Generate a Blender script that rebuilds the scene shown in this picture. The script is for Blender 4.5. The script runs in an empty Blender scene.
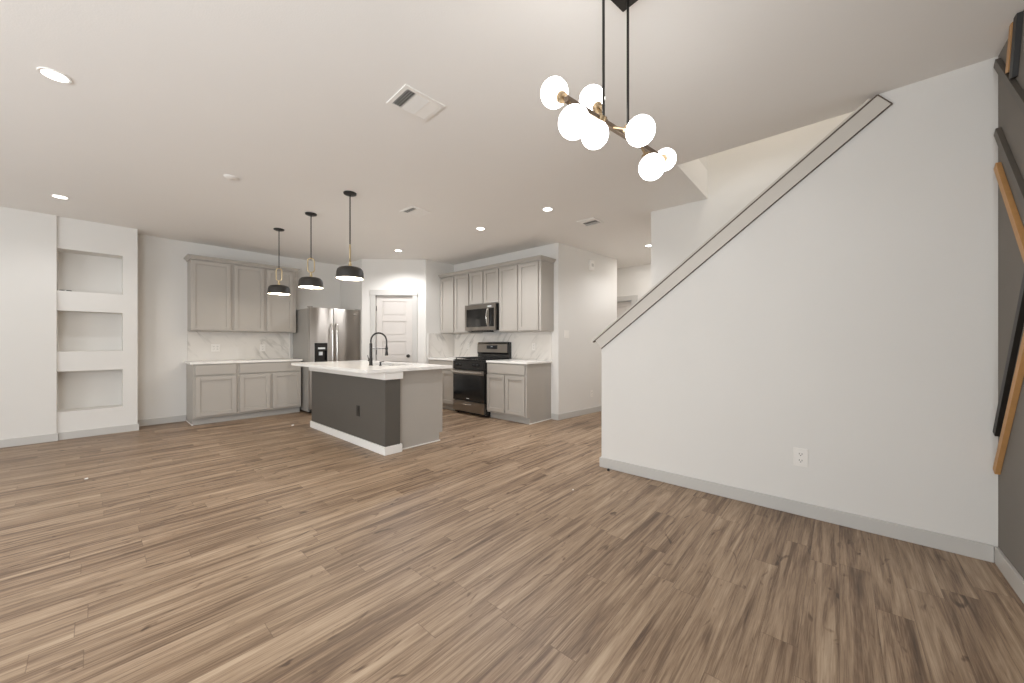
import bpy, bmesh, math, random
from mathutils import Vector, Matrix
PI = math.pi
sc = bpy.context.scene
C = sc.collection

def lin(r, g, b):
    f = lambda c: (c/255/12.92) if c/255 <= 0.04045 else ((c/255+0.055)/1.055)**2.4
    return (f(r), f(g), f(b), 1.0)

# ------------------------------------------------------------------ camera
cam_d = bpy.data.cameras.new('camera')
cam = bpy.data.objects.new('camera', cam_d); C.objects.link(cam)
cam.location = (0, 0, 1.19)
cam.rotation_euler = (PI/2, 0, -math.radians(48.5))
cam_d.sensor_width = 36.0; cam_d.sensor_fit = 'HORIZONTAL'
cam_d.lens = 370/1024*36.0
cam_d.shift_y = 1.5/1024
cam_d.clip_start = 0.02
sc.camera = cam
# ------------------------------------------------------------------ world, exposure
w = bpy.data.worlds.new('world'); sc.world = w; w.use_nodes = True
w.node_tree.nodes['Background'].inputs[0].default_value = (0.86, 0.93, 1.0, 1)
w.node_tree.nodes['Background'].inputs[1].default_value = 1.0
sc.view_settings.view_transform = 'Standard'
sc.view_settings.look = 'None'
sc.view_settings.gamma = 1.0
sc.view_settings.use_curve_mapping = False
sc.view_settings.exposure = -0.25
sc.cycles.use_denoising = True
sc.cycles.max_bounces = 12
sc.cycles.diffuse_bounces = 8
sc.cycles.glossy_bounces = 4
sc.cycles.sample_clamp_indirect = 6.0

def area(name, loc, direction, sx, sy, power, col=(1, 1, 1), spread=PI, parent=None):
    d = bpy.data.lights.new(name, 'AREA'); d.shape = 'RECTANGLE'; d.size = sx; d.size_y = sy
    d.energy = power; d.color = col; d.spread = spread
    o = bpy.data.objects.new(name, d); C.objects.link(o); o.location = loc
    o.rotation_euler = Vector(direction).to_track_quat('-Z', 'Z').to_euler()
    if parent: o.parent = parent
    return o
# fill lights added at unseen, guessed west windows and rear opening
FILL_COL = (0.90, 0.955, 1.0)
area('window_daylight', (-3.42, 1.0, 1.45), (1, 0, 0.36), 1.5, 1.7, 52, FILL_COL)
area('window_daylight', (-3.42, 3.2, 1.45), (1, 0, 0.34), 1.5, 1.7, 62, FILL_COL)
area('window_daylight', (-3.42, 5.4, 1.45), (1, -0.2, 0.45), 1.5, 1.7, 24, FILL_COL)
area('window_daylight', (-1.6, -0.60, 1.30), (0.5, 1, 0.50), 1.7, 2.0, 150, FILL_COL)

# ------------------------------------------------------------------ material helpers
def mat(name, col, rough=0.5, metal=0.0, spec=0.5, bump=None, var=None):
    m = bpy.data.materials.new(name); m.use_nodes = True
    nt = m.node_tree; b = nt.nodes['Principled BSDF']
    b.inputs['Base Color'].default_value = col
    b.inputs['Roughness'].default_value = rough
    b.inputs['Metallic'].default_value = metal
    b.inputs['Specular IOR Level'].default_value = spec
    tc = nt.nodes.new('ShaderNodeTexCoord')
    if bump:
        scale, strength, dist = bump
        n = nt.nodes.new('ShaderNodeTexNoise'); n.inputs['Scale'].default_value = scale; n.inputs['Detail'].default_value = 3
        nt.links.new(tc.outputs['Object'], n.inputs['Vector'])
        bp = nt.nodes.new('ShaderNodeBump'); bp.inputs['Strength'].default_value = strength; bp.inputs['Distance'].default_value = dist
        nt.links.new(n.outputs['Fac'], bp.inputs['Height']); nt.links.new(bp.outputs['Normal'], b.inputs['Normal'])
    if var:
        scale, amt = var
        n = nt.nodes.new('ShaderNodeTexNoise'); n.inputs['Scale'].default_value = scale; n.inputs['Detail'].default_value = 4
        nt.links.new(tc.outputs['Object'], n.inputs['Vector'])
        mx = nt.nodes.new('ShaderNodeMix'); mx.data_type = 'RGBA'
        mx.inputs['A'].default_value = tuple(c*(1-amt) for c in col[:3])+(1,)
        mx.inputs['B'].default_value = tuple(min(1, c*(1+amt)) for c in col[:3])+(1,)
        nt.links.new(n.outputs['Fac'], mx.inputs['Factor']); nt.links.new(mx.outputs['Result'], b.inputs['Base Color'])
    return m

def emit(name, col, strength):
    m = bpy.data.materials.new(name); m.use_nodes = True
    nt = m.node_tree; nt.nodes.remove(nt.nodes['Principled BSDF'])
    e = nt.nodes.new('ShaderNodeEmission'); e.inputs[0].default_value = col; e.inputs[1].default_value = strength
    nt.links.new(e.outputs[0], nt.nodes['Material Output'].inputs[0])
    return m

M = {}
M['wall'] = mat('wall_paint', lin(222, 219, 214), 0.75, spec=0.25, bump=(170, 0.25, 0.002), var=(3, 0.012))
M['ceiling'] = mat('ceiling_paint', lin(237, 234, 230), 0.85, spec=0.15, bump=(120, 0.3, 0.002), var=(2, 0.012))
M['trim'] = mat('grey_trim_paint', lin(195, 192, 187), 0.4, var=(6, 0.02))
M['rail'] = mat('rail_trim_paint', lin(200, 194, 185), 0.45, var=(6, 0.02))
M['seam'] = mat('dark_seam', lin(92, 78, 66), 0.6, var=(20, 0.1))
M['accent'] = mat('charcoal_wall_paint', lin(126, 121, 115), 0.8, spec=0.2, bump=(140, 0.3, 0.002), var=(5, 0.04))
M['cab'] = mat('taupe_cabinet_paint', lin(174, 168, 160), 0.42, var=(5, 0.015))
M['toe'] = mat('toe_kick_paint', lin(176, 172, 166), 0.5, var=(5, 0.02))
M['island_dark'] = mat('charcoal_island_paint', lin(86, 82, 76), 0.5, bump=(90, 0.15, 0.002), var=(6, 0.05))
M['white_trim'] = mat('white_gloss_trim', lin(236, 233, 228), 0.35, var=(6, 0.01))
M['door'] = mat('door_paint', lin(205, 199, 193), 0.45, var=(4, 0.012))
M['plastic'] = mat('white_plastic', lin(232, 228, 222), 0.35, var=(10, 0.01))
M['slot'] = mat('dark_slot', lin(50, 46, 42), 0.6, var=(20, 0.05))
M['black'] = mat('matte_black_metal', lin(38, 35, 32), 0.38, metal=0.3, var=(15, 0.08))
M['shade'] = mat('black_shade_enamel', lin(46, 43, 39), 0.45, var=(10, 0.06))
M['shade_in'] = mat('white_shade_lining', lin(245, 238, 224), 0.5, var=(10, 0.02))
M['brass'] = mat('satin_brass', lin(208, 188, 150), 0.3, metal=0.9, var=(15, 0.05))
M['arm_bronze'] = mat('arm_bronze', lin(150, 130, 102), 0.35, metal=0.9, var=(15, 0.05))
M['nickel'] = mat('bronze_bar', lin(138, 122, 106), 0.28, metal=0.85, var=(15, 0.05))
M['glassblack'] = mat('black_glass', lin(26, 25, 24), 0.08, spec=0.6, var=(4, 0.1))
M['enamel'] = mat('black_enamel', lin(32, 31, 30), 0.25, var=(6, 0.1))
M['iron'] = mat('cast_iron', lin(30, 29, 28), 0.6, var=(30, 0.15))
M['display'] = mat('display_glass', lin(16, 18, 20), 0.1, var=(6, 0.1))
M['label_white'] = mat('pale_print', lin(210, 212, 212), 0.5, var=(30, 0.02))
M['steel_side'] = mat('grey_appliance_side', lin(158, 154, 148), 0.45, metal=0.2, var=(8, 0.03))
M['wood_tan'] = mat('stained_pine', lin(186, 140, 88), 0.5, var=(24, 0.16))
M['batten_dark'] = mat('dark_batten_paint', lin(90, 84, 76), 0.5, var=(8, 0.06))
M['batten_black'] = mat('black_batten_paint', lin(36, 33, 30), 0.5, var=(8, 0.08))
M['globe'] = emit('opal_globe_glow', (1, 0.98, 0.95, 1), 12.0)
M['lens'] = emit('downlight_glow', (1, 0.97, 0.93, 1), 9.0)
M['bulb'] = emit('bulb_glow', (1, 0.93, 0.8, 1), 9.0)

def steel(name, col, rough=0.26, wav=0.0):
    m = bpy.data.materials.new(name); m.use_nodes = True
    nt = m.node_tree; b = nt.nodes['Principled BSDF']; L = nt.links
    b.inputs['Base Color'].default_value = col; b.inputs['Metallic'].default_value = 1.0
    b.inputs['Roughness'].default_value = rough
    tc = nt.nodes.new('ShaderNodeTexCoord'); mp = nt.nodes.new('ShaderNodeMapping')
    mp.inputs['Scale'].default_value = (300, 300, 2)
    L.new(tc.outputs['Object'], mp.inputs['Vector'])
    n = nt.nodes.new('ShaderNodeTexNoise'); n.inputs['Scale'].default_value = 1.0
    L.new(mp.outputs[0], n.inputs['Vector'])
    b1 = nt.nodes.new('ShaderNodeBump'); b1.inputs['Strength'].default_value = 0.08; b1.inputs['Distance'].default_value = 0.002
    L.new(n.outputs['Fac'], b1.inputs['Height'])
    if wav:
        mp2 = nt.nodes.new('ShaderNodeMapping'); mp2.inputs['Scale'].default_value = (5.5, 5.5, 0.9)
        L.new(tc.outputs['Object'], mp2.inputs['Vector'])
        n2 = nt.nodes.new('ShaderNodeTexNoise'); n2.inputs['Scale'].default_value = 1.0; n2.inputs['Detail'].default_value = 0
        L.new(mp2.outputs[0], n2.inputs['Vector'])
        b2 = nt.nodes.new('ShaderNodeBump'); b2.inputs['Strength'].default_value = 1.0; b2.inputs['Distance'].default_value = wav
        L.new(n2.outputs['Fac'], b2.inputs['Height']); L.new(b1.outputs[0], b2.inputs['Normal'])
        L.new(b2.outputs[0], b.inputs['Normal'])
        b.inputs['Anisotropic'].default_value = 0.95; b.inputs['Anisotropic Rotation'].default_value = 0.25; tg = nt.nodes.new('ShaderNodeTangent'); tg.direction_type = 'RADIAL'; tg.axis = 'Z'; L.new(tg.outputs[0], b.inputs['Tangent'])
    else:
        L.new(b1.outputs[0], b.inputs['Normal'])
    return m
M['steel'] = steel('brushed_steel', lin(178, 172, 165), 0.27)
M['fridge_steel'] = steel('fridge_brushed_steel', lin(176, 171, 165), 0.3, 0.02)
M['dark_steel'] = steel('dark_brushed_steel', lin(152, 146, 139), 0.3)
M['bright_steel'] = steel('polished_handle_steel', lin(222, 218, 212), 0.2)
M['sink_steel'] = steel('sink_steel', lin(150, 146, 140), 0.3)

def floor_mat():
    m = bpy.data.materials.new('oak_plank_floor'); m.use_nodes = True
    nt = m.node_tree; N = nt.nodes; L = nt.links; b = N['Principled BSDF']
    tc = N.new('ShaderNodeTexCoord'); sep = N.new('ShaderNodeSeparateXYZ'); L.new(tc.outputs['Object'], sep.inputs[0])
    def mth(op, a, b_=None, c=None):
        n = N.new('ShaderNodeMath'); n.operation = op
        for i, v in enumerate((a, b_, c)):
            if v is None: continue
            if isinstance(v, (int, float)): n.inputs[i].default_value = v
            else: L.new(v, n.inputs[i])
        return n.outputs[0]
    W, LEN = 0.122, 0.95
    yr = mth('DIVIDE', sep.outputs['Y'], W); row = mth('FLOOR', yr); fy = mth('FRACT', yr)
    wn = N.new('ShaderNodeTexWhiteNoise'); wn.noise_dimensions = '1D'; L.new(row, wn.inputs['W'])
    xr = mth('ADD', mth('DIVIDE', sep.outputs['X'], LEN), mth('MULTIPLY', wn.outputs['Value'], 7.3))
    colm = mth('FLOOR', xr); fx = mth('FRACT', xr)
    cid = N.new('ShaderNodeCombineXYZ'); L.new(row, cid.inputs[0]); L.new(colm, cid.inputs[1])
    wp = N.new('ShaderNodeTexWhiteNoise'); wp.noise_dimensions = '3D'; L.new(cid.outputs[0], wp.inputs['Vector'])
    sp = N.new('ShaderNodeSeparateColor'); L.new(wp.outputs['Color'], sp.inputs[0])
    # coordinates shifted per plank
    def pv(sx, sy, off):
        cx = N.new('ShaderNodeCombineXYZ')
        L.new(mth('ADD', mth('MULTIPLY', sep.outputs['X'], sx), mth('MULTIPLY', sp.outputs[0], off)), cx.inputs[0])
        L.new(mth('ADD', mth('MULTIPLY', sep.outputs['Y'], sy), mth('MULTIPLY', sp.outputs[1], off)), cx.inputs[1])
        L.new(mth('MULTIPLY', sp.outputs[2], off), cx.inputs[2])
        return cx.outputs[0]
    def noise(v, sc_, det, dist=0.0, rough=0.5):
        n = N.new('ShaderNodeTexNoise'); n.inputs['Scale'].default_value = sc_; n.inputs['Detail'].default_value = det
        n.inputs['Distortion'].default_value = dist; n.inputs['Roughness'].default_value = rough
        L.new(v, n.inputs['Vector']); return n.outputs['Fac']
    broad = noise(pv(1.1, 21.0, 37.0), 1.0, 4.0, 1.0, 0.6)
    grain = noise(pv(2.6, 85.0, 19.0), 1.0, 4.0, 0.6, 0.6)
    fine = noise(pv(9.0, 330.0, 11.0), 1.0, 3.0, 0.2, 0.7)
    knot = noise(pv(3.2, 8.0, 23.0), 1.0, 2.0, 2.2, 0.5)
    v = mth('ADD', mth('MULTIPLY', broad, 1.0), mth('MULTIPLY', grain, 0.42))
    v = mth('ADD', v, mth('MULTIPLY', fine, 0.40))
    v = mth('ADD', v, mth('MULTIPLY', sp.outputs[0], 0.12))
    v = mth('SUBTRACT', v, 0.47)
    kn = mth('MULTIPLY', mth('MAXIMUM', mth('SUBTRACT', knot, 0.66), 0.0), 2.6)
    v = mth('SUBTRACT', v, kn)
    ramp = N.new('ShaderNodeValToRGB'); L.new(v, ramp.inputs[0])
    e = ramp.color_ramp.elements
    e[0].position = 0.20; e[0].color = lin(80, 62, 48)
    e[1].position = 0.78; e[1].color = lin(184, 162, 137)
    for p, c in ((0.36, lin(113, 91, 72)), (0.50, lin(144, 121, 98)), (0.63, lin(166, 143, 119))):
        x = e.new(p); x.color = c
    # seams
    dy = mth('MINIMUM', fy, mth('SUBTRACT', 1.0, fy)); dx = mth('MINIMUM', fx, mth('SUBTRACT', 1.0, fx))
    sy = mth('LESS_THAN', dy, 0.010); sx = mth('LESS_THAN', dx, 0.0016)
    edge_line = mth('MAXIMUM', sy, sx)
    mx = N.new('ShaderNodeMix'); mx.data_type = 'RGBA'; L.new(mth('MULTIPLY', edge_line, 0.45), mx.inputs['Factor'])
    L.new(ramp.outputs[0], mx.inputs['A']); mx.inputs['B'].default_value = lin(86, 66, 50)
    L.new(mx.outputs['Result'], b.inputs['Base Color'])
    b.inputs['Roughness'].default_value = 0.42
    b.inputs['Specular IOR Level'].default_value = 0.4
    bp = N.new('ShaderNodeBump'); bp.inputs['Strength'].default_value = 0.25; bp.inputs['Distance'].default_value = 0.002
    L.new(mth('SUBTRACT', mth('MULTIPLY', grain, 0.5), edge_line), bp.inputs['Height']); L.new(bp.outputs[0], b.inputs['Normal'])
    return m
M['floor'] = floor_mat()

def marble(name, rot, base, vein, rough=0.25, dens=1.0, amt=0.55):
    m = bpy.data.materials.new(name); m.use_nodes = True
    nt = m.node_tree; N = nt.nodes; L = nt.links; b = N['Principled BSDF']
    tc = N.new('ShaderNodeTexCoord'); mp = N.new('ShaderNodeMapping'); mp.inputs['Rotation'].default_value = rot
    mp.inputs['Scale'].default_value = (1, 1, 1)
    L.new(tc.outputs['Object'], mp.inputs['Vector'])
    mp2 = N.new('ShaderNodeMapping'); mp2.inputs['Scale'].default_value = (5.0*dens, 5.0*dens, 1.1*dens)
    L.new(mp.outputs[0], mp2.inputs['Vector'])
    n = N.new('ShaderNodeTexNoise'); n.inputs['Scale'].default_value = 1.0; n.inputs['Detail'].default_value = 5; n.inputs['Distortion'].default_value = 0.5
    L.new(mp2.outputs[0], n.inputs['Vector'])
    s = N.new('ShaderNodeMath'); s.operation = 'SUBTRACT'; L.new(n.outputs['Fac'], s.inputs[0]); s.inputs[1].default_value = 0.5
    a = N.new('ShaderNodeMath'); a.operation = 'ABSOLUTE'; L.new(s.outputs[0], a.inputs[0])
    r = N.new('ShaderNodeValToRGB'); L.new(a.outputs[0], r.inputs[0])
    r.color_ramp.elements[0].position = 0.0; r.color_ramp.elements[0].color = (1, 1, 1, 1)
    r.color_ramp.elements[1].position = 0.045; r.color_ramp.elements[1].color = (0, 0, 0, 1)
    n3 = N.new('ShaderNodeTexNoise'); n3.inputs['Scale'].default_value = 2.6; L.new(mp.outputs[0], n3.inputs['Vector'])
    g = N.new('ShaderNodeMapRange'); g.inputs['From Min'].default_value = 0.42; g.inputs['From Max'].default_value = 0.62; L.new(n3.outputs['Fac'], g.inputs['Value'])
    k = N.new('ShaderNodeMath'); k.operation = 'MULTIPLY'; L.new(r.outputs[0], k.inputs[0]); L.new(g.outputs[0], k.inputs[1])
    k2 = N.new('ShaderNodeMath'); k2.operation = 'MULTIPLY'; L.new(k.outputs[0], k2.inputs[0]); k2.inputs[1].default_value = amt
    mx = N.new('ShaderNodeMix'); mx.data_type = 'RGBA'; L.new(k2.outputs[0], mx.inputs['Factor'])
    mx.inputs['A'].default_value = base; mx.inputs['B'].default_value = vein
    L.new(mx.outputs['Result'], b.inputs['Base Color']); b.inputs['Roughness'].default_value = rough
    return m
M['splash_left'] = marble('marble_splash_north', (0, math.radians(40), 0), lin(222, 217, 210), lin(160, 155, 148), amt=0.6)
M['splash_right'] = marble('marble_splash_east', (math.radians(-40), 0, 0), lin(222, 217, 210), lin(160, 155, 148), amt=0.6)
M['quartz'] = marble('white_quartz', (0.4, 0.7, 0.2), lin(240, 237, 232), lin(205, 202, 198), 0.18, 0.6, 0.4)

# ------------------------------------------------------------------ geometry helpers
class MB:
    def __init__(s): s.bm = bmesh.new()
    def box(s, x0, x1, y0, y1, z0, z1, m=None):
        vs = [Vector((x, y, z)) for x in (x0, x1) for y in (y0, y1) for z in (z0, z1)]
        if m: vs = [m @ v for v in vs]
        v = [s.bm.verts.new(p) for p in vs]
        for f in ((0, 1, 3, 2), (4, 6, 7, 5), (0, 4, 5, 1), (2, 3, 7, 6), (0, 2, 6, 4), (1, 5, 7, 3)):
            s.bm.faces.new([v[i] for i in f])
        return s
    def prism(s, pts, z0, z1, m=None):
        lo = [Vector((x, y, z0)) for x, y in pts]; hi = [Vector((x, y, z1)) for x, y in pts]
        if m: lo = [m @ p for p in lo]; hi = [m @ p for p in hi]
        a = [s.bm.verts.new(p) for p in lo]; b = [s.bm.verts.new(p) for p in hi]; n = len(a)
        s.bm.faces.new(a[::-1]); s.bm.faces.new(b)
        for i in range(n): s.bm.faces.new([a[i], a[(i+1) % n], b[(i+1) % n], b[i]])
        return s
    def yz(s, pts, x0, x1):
        a = [s.bm.verts.new((x0, y, z)) for y, z in pts]; b = [s.bm.verts.new((x1, y, z)) for y, z in pts]; n = len(a)
        s.bm.faces.new(a[::-1]); s.bm.faces.new(b)
        for i in range(n): s.bm.faces.new([a[i], a[(i+1) % n], b[(i+1) % n], b[i]])
        return s
    def lathe(s, prof, c=(0, 0, 0), seg=32, m=None, closed=False):
        rings = []
        for r, z in prof:
            if r < 1e-6:
                p = Vector((c[0], c[1], c[2]+z)); rings.append([s.bm.verts.new(m @ p if m else p)])
            else:
                ring = []
                for i in range(seg):
                    p = Vector((c[0]+r*math.cos(2*PI*i/seg), c[1]+r*math.sin(2*PI*i/seg), c[2]+z))
                    ring.append(s.bm.verts.new(m @ p if m else p))
                rings.append(ring)
        for A, B in zip(rings[:-1], rings[1:]):
            for i in range(seg):
                j = (i+1) % seg
                if len(A) == 1 and len(B) == 1: continue
                if len(A) == 1: s.bm.faces.new([A[0], B[j], B[i]])
                elif len(B) == 1: s.bm.faces.new([A[i], A[j], B[0]])
                else: s.bm.faces.new([A[i], A[j], B[j], B[i]])
        return s
    def tube(s, pts, r, seg=10, closed=False, caps=True):
        P = [Vector(p) for p in pts]; n = len(P)
        rs = r if isinstance(r, (list, tuple)) else [r]*n
        rings = []; up = None
        for i in range(n):
            if closed: t = (P[(i+1) % n]-P[i-1]).normalized()
            else: t = ((P[i+1] if i < n-1 else P[i])-(P[i-1] if i else P[i])).normalized()
            if up is None:
                up = Vector((0, 0, 1)) if abs(t.z) < 0.9 else Vector((1, 0, 0))
            a = (up-t*up.dot(t)).normalized(); b = t.cross(a); up = a
            rings.append([s.bm.verts.new(P[i]+(a*math.cos(2*PI*k/seg)+b*math.sin(2*PI*k/seg))*rs[i]) for k in range(seg)])
        rng = n if closed else n-1
        for i in range(rng):
            A, B = rings[i], rings[(i+1) % n]
            for k in range(seg): s.bm.faces.new([A[k], A[(k+1) % seg], B[(k+1) % seg], B[k]])
        if caps and not closed:
            s.bm.faces.new(rings[0][::-1]); s.bm.faces.new(rings[-1])
        return s
    def sphere(s, c, r, sx=1, sy=1, sz=1):
        bmesh.ops.create_uvsphere(s.bm, u_segments=28, v_segments=16, radius=r,
                                  matrix=Matrix.Translation(Vector(c)) @ Matrix.Diagonal((sx, sy, sz, 1)))
        return s
    def build(s, name, material, parent=None, bevel=0, smooth=False, loc=None):
        bmesh.ops.recalc_face_normals(s.bm, faces=s.bm.faces[:])
        me = bpy.data.meshes.new(name); s.bm.to_mesh(me); s.bm.free()
        me.materials.append(M[material] if isinstance(material, str) else material)
        if smooth:
            for p in me.polygons: p.use_smooth = True
            me.set_sharp_from_angle(angle=math.radians(40))
        o = bpy.data.objects.new(name, me); C.objects.link(o)
        if parent: o.parent = parent
        if loc: o.location = loc
        if bevel:
            bv = o.modifiers.new('bevel', 'BEVEL'); bv.width = bevel; bv.segments = 2; bv.limit_method = 'ANGLE'; bv.angle_limit = math.radians(35)
        return o

def struct(o): o['kind'] = 'structure'; return o
def tag(o, label, cat, group=None):
    o['label'] = label; o['category'] = cat
    if group: o['group'] = group
    return o
def thing(name, label, cat, loc=(0, 0, 0), rz=0, group=None):
    o = bpy.data.objects.new(name, None); C.objects.link(o); o.empty_display_size = 0.1
    o.location = loc; o.rotation_euler = (0, 0, rz)
    return tag(o, label, cat, group)

# ================================================================== THE ROOM SHELL
ZC = 2.74                      # ceiling height
XS, XS2 = 3.24, 3.37           # stair wall faces
YA = -0.643                    # accent wall plane
XE = 4.75                      # kitchen east wall
YN = 7.48                      # kitchen north wall
YNI, YL = 7.16, 7.13           # niche wall, living-room north wall
XW = -3.5
struct(MB().box(XW-.1, 8.6, YA-.12, 8.4, -.12, 0).build('floor', 'floor'))
# ceiling, open above the stairs
c = MB()
c.box(XW-.1, XS2, YA-.12, 8.4, ZC, ZC+.3); c.box(4.49, 8.6, YA-.12, 8.4, ZC, ZC+.3); c.box(XS2, 4.369, 1.06, 8.4, ZC, ZC+.3); c.box(4.369, 4.49, 1.671, 8.4, ZC, ZC+.3)
struct(c.build('ceiling', 'ceiling'))
struct(MB().box(XS-.2, 4.6, YA-.12, 1.3, 5.2, 5.3).build('ceiling_upstairs', 'ceiling'))
# living-room wall to the left, then the wall with the shelf niches
struct(MB().box(XW-.1, -0.30, YL, 8.0, 0, ZC).build('wall_left', 'wall'))
n = MB()
x0, x1, dep = -0.30, 0.395, 0.28
ox0, ox1 = -0.2999, 0.256
zs = [(0.34, 0.84), (1.085, 1.59), (1.835, 2.352)]
n.box(x0, ox0, YNI, YNI+dep, 0, ZC); n.box(ox1, x1, YNI, YNI+dep, 0, ZC)
prev = 0
for a, b_ in zs:
    n.box(ox0, ox1, YNI, YNI+dep, prev, a); prev = b_
n.box(ox0, ox1, YNI, YNI+dep, prev, ZC); n.box(x0, x1, YNI+dep, 8.0, 0, ZC)
struct(n.build('wall_niche', 'wall'))
struct(MB().box(x1, 3.40, YN, 8.0, 0, ZC).build('wall_back', 'wall'))
# pantry block: alcove side, diagonal door wall, return to the range wall
a, b_ = Vector((3.27, 6.58)), Vector((4.08, 5.77))
DX = lambda s, o=0: (a.x+(s-o*-1)*.70711 if False else a.x+s*.70711+o*.70711, a.y-s*.70711+o*.70711)
dd0, dd1, dh = 0.245, 0.921, 2.075
p = MB()
p.prism([(3.27, YN), (3.27, 6.58), DX(0, .12), (3.39, YN)], 0, ZC)
p.prism([DX(0), DX(dd0), DX(dd0, .12), DX(0, .12)], 0, ZC)
p.prism([DX(dd1), DX(1.1455), DX(1.1455, .12), DX(dd1, .12)], 0, ZC)
p.prism([DX(dd0), DX(dd1), DX(dd1, .12), DX(dd0, .12)], dh, ZC)
p.prism([(4.08, 5.77), (4.08, 5.737), (4.87, 5.737), (4.87, 5.87), DX(1.1455, .12)], 0, ZC)
struct(p.build('wall_pantry', 'wall'))
struct(MB().box(XE, XE+.12, 3.25, 5.737, 0, ZC).build('wall_right', 'wall'))
struct(MB().prism([(4.75, 3.247), (6.41, 3.08), (6.41, 3.2), (4.87, 3.36), (4.75, 3.25)], 0, ZC).build('wall_hall', 'wall'))
struct(MB().box(6.29, 6.41, 3.2, 5.0, 0, ZC).build('wall_passage', 'wall'))
struct(MB().box(4.491, 7.22, 1.55, 1.67, 0, ZC).build('wall_hall_south', 'wall'))
fw = MB(); fw.box(7.22, 7.34, 1.5, 3.15, 0, ZC); fw.box(7.22, 7.34, 3.91, 5.1, 0, ZC); fw.box(7.22, 7.34, 3.15, 3.91, 2.055, ZC)
struct(fw.build('wall_hall_end', 'wall'))
struct(MB().box(6.29, 7.34, 5.0, 5.12, 0, ZC).build('wall_passage_end', 'wall'))
# stair wall with sloping top, stairwell far wall, shaft above
sl = 0.7757
zt = lambda y: 1.262 + (1.715-y)*sl
ytop = 1.715-(ZC-1.262)/sl
s_ = MB().yz([(YA, 0), (1.715, 0), (1.715, zt(1.715)), (ytop, ZC), (YA, ZC)], XS, XS2)
struct(s_.build('wall_stairs', 'wall'))
struct(MB().box(4.37, 4.49, YA, 1.67, 0, 5.2).build('wall_stairwell', 'wall'))
u = MB(); u.box(XS2, 4.369, 1.06, 1.18, ZC+.3, 5.2); u.box(XS2-.12, XS2, YA, 1.18, ZC+.3, 5.2)
struct(u.build('wall_upstairs', 'wall'))
struct(MB().box(XS2, 4.37, YA-.12, YA, ZC+.3, 5.2).build('wall_upstairs_end', 'wall'))
# accent wall, with an unseen opening added behind the camera to carry light
aw = MB(); aw.box(-.7, 4.49, YA-.12, YA, 0, ZC); aw.box(XW-.1, -2.5, YA-.12, YA, 0, ZC); aw.box(-2.5, -.7, YA-.12, YA, 2.32, ZC); aw.box(-2.5, -.7, YA-.12, YA, 0, .25)
struct(aw.build('wall_accent', 'accent'))
ww = MB(); ys = [YA, .2, 1.8, 2.4, 4.0, 4.6, 6.2, YL]  # unseen west wall; its window openings are added to carry light
for i in range(0, 8, 2): ww.box(XW-.12, XW, ys[i], ys[i+1], 0, ZC)
for i in range(1, 7, 2):
    ww.box(XW-.12, XW, ys[i], ys[i+1], 0, .55); ww.box(XW-.12, XW, ys[i], ys[i+1], 2.35, ZC)
struct(ww.build('wall_windows', 'wall'))
for k, (y0, y1) in enumerate(((.2, 1.8), (2.4, 4.0), (4.6, 6.2))):
    f = MB(); f.box(XW-.08, XW-.03, y0, y0+.05, .55, 2.35); f.box(XW-.08, XW-.03, y1-.05, y1, .55, 2.35)
    f.box(XW-.08, XW-.03, y0, y1, .55, .6); f.box(XW-.08, XW-.03, y0, y1, 2.3, 2.35); f.box(XW-.08, XW-.03, y0, y1, 1.43, 1.47)
    struct(f.build('window_%d' % (k+1), 'white_trim'))  # frames of the added, unseen windows
f = MB(); f.box(-2.5, -2.44, YA-.1, YA-.04, .25, 2.32); f.box(-.76, -.7, YA-.1, YA-.04, .25, 2.32); f.box(-2.5, -.7, YA-.1, YA-.04, .25, .31); f.box(-2.5, -.7, YA-.1, YA-.04, 2.26, 2.32); f.box(-1.63, -1.57, YA-.1, YA-.04, .25, 2.32)
struct(f.build('window_4', 'white_trim'))  # frame of the added, unseen rear opening
# stairs behind the wall, unseen, put in to block light
st = MB()
for k in range(14): st.box(XS2, 4.37, YA, 1.55-k*.245, k*.19, (k+1)*.19)
for k in range(8): pass
struct(st.build('floor_stairs', 'trim'))

# ---- baseboards
bh, bt = 0.092, 0.015
def bb(name, x0, x1, y0, y1): return struct(MB().box(x0, x1, y0, y1, 0, bh).build(name, 'trim', bevel=.003))
struct(MB().box(XW, -0.285, YL-bt, YL, 0, bh).box(-.30, -.285, YL, YNI-bt, 0, bh).build('baseboard_left', 'trim', bevel=.003))
struct(MB().box(-0.285, .41, YNI-bt, YNI, 0, bh).box(.395, .41, YNI, YN-bt, 0, bh).build('baseboard_niche', 'trim', bevel=.003))
bb('baseboard_back', .41, .935, YN-bt, YN)
struct(MB().box(XS-bt, XS, YA+bt, 1.73, 0, bh).box(XS, XS2+bt, 1.715, 1.73, 0, bh).build('baseboard_stairs', 'trim', bevel=.003))
bb('baseboard_accent', -.7, XS-bt, YA, YA+bt)
bb('baseboard_right', XE-bt, XE, 3.24, 3.372)
nx, ny = -.1002*bt, -.995*bt
struct(MB().prism([(4.75, 3.247), (6.41, 3.08), (6.41+nx, 3.08+ny), (4.75-bt, 3.247+ny)], 0, bh).build('baseboard_hall', 'trim', bevel=.003))
struct(MB().prism([DX(0.0), DX(.163), DX(.163, -bt), DX(0.0, -bt)], 0, bh).prism([DX(1.0), DX(1.1455), DX(1.1455, -bt), DX(1.0, -bt)], 0, bh).build('baseboard_pantry', 'trim', bevel=.003))

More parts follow.
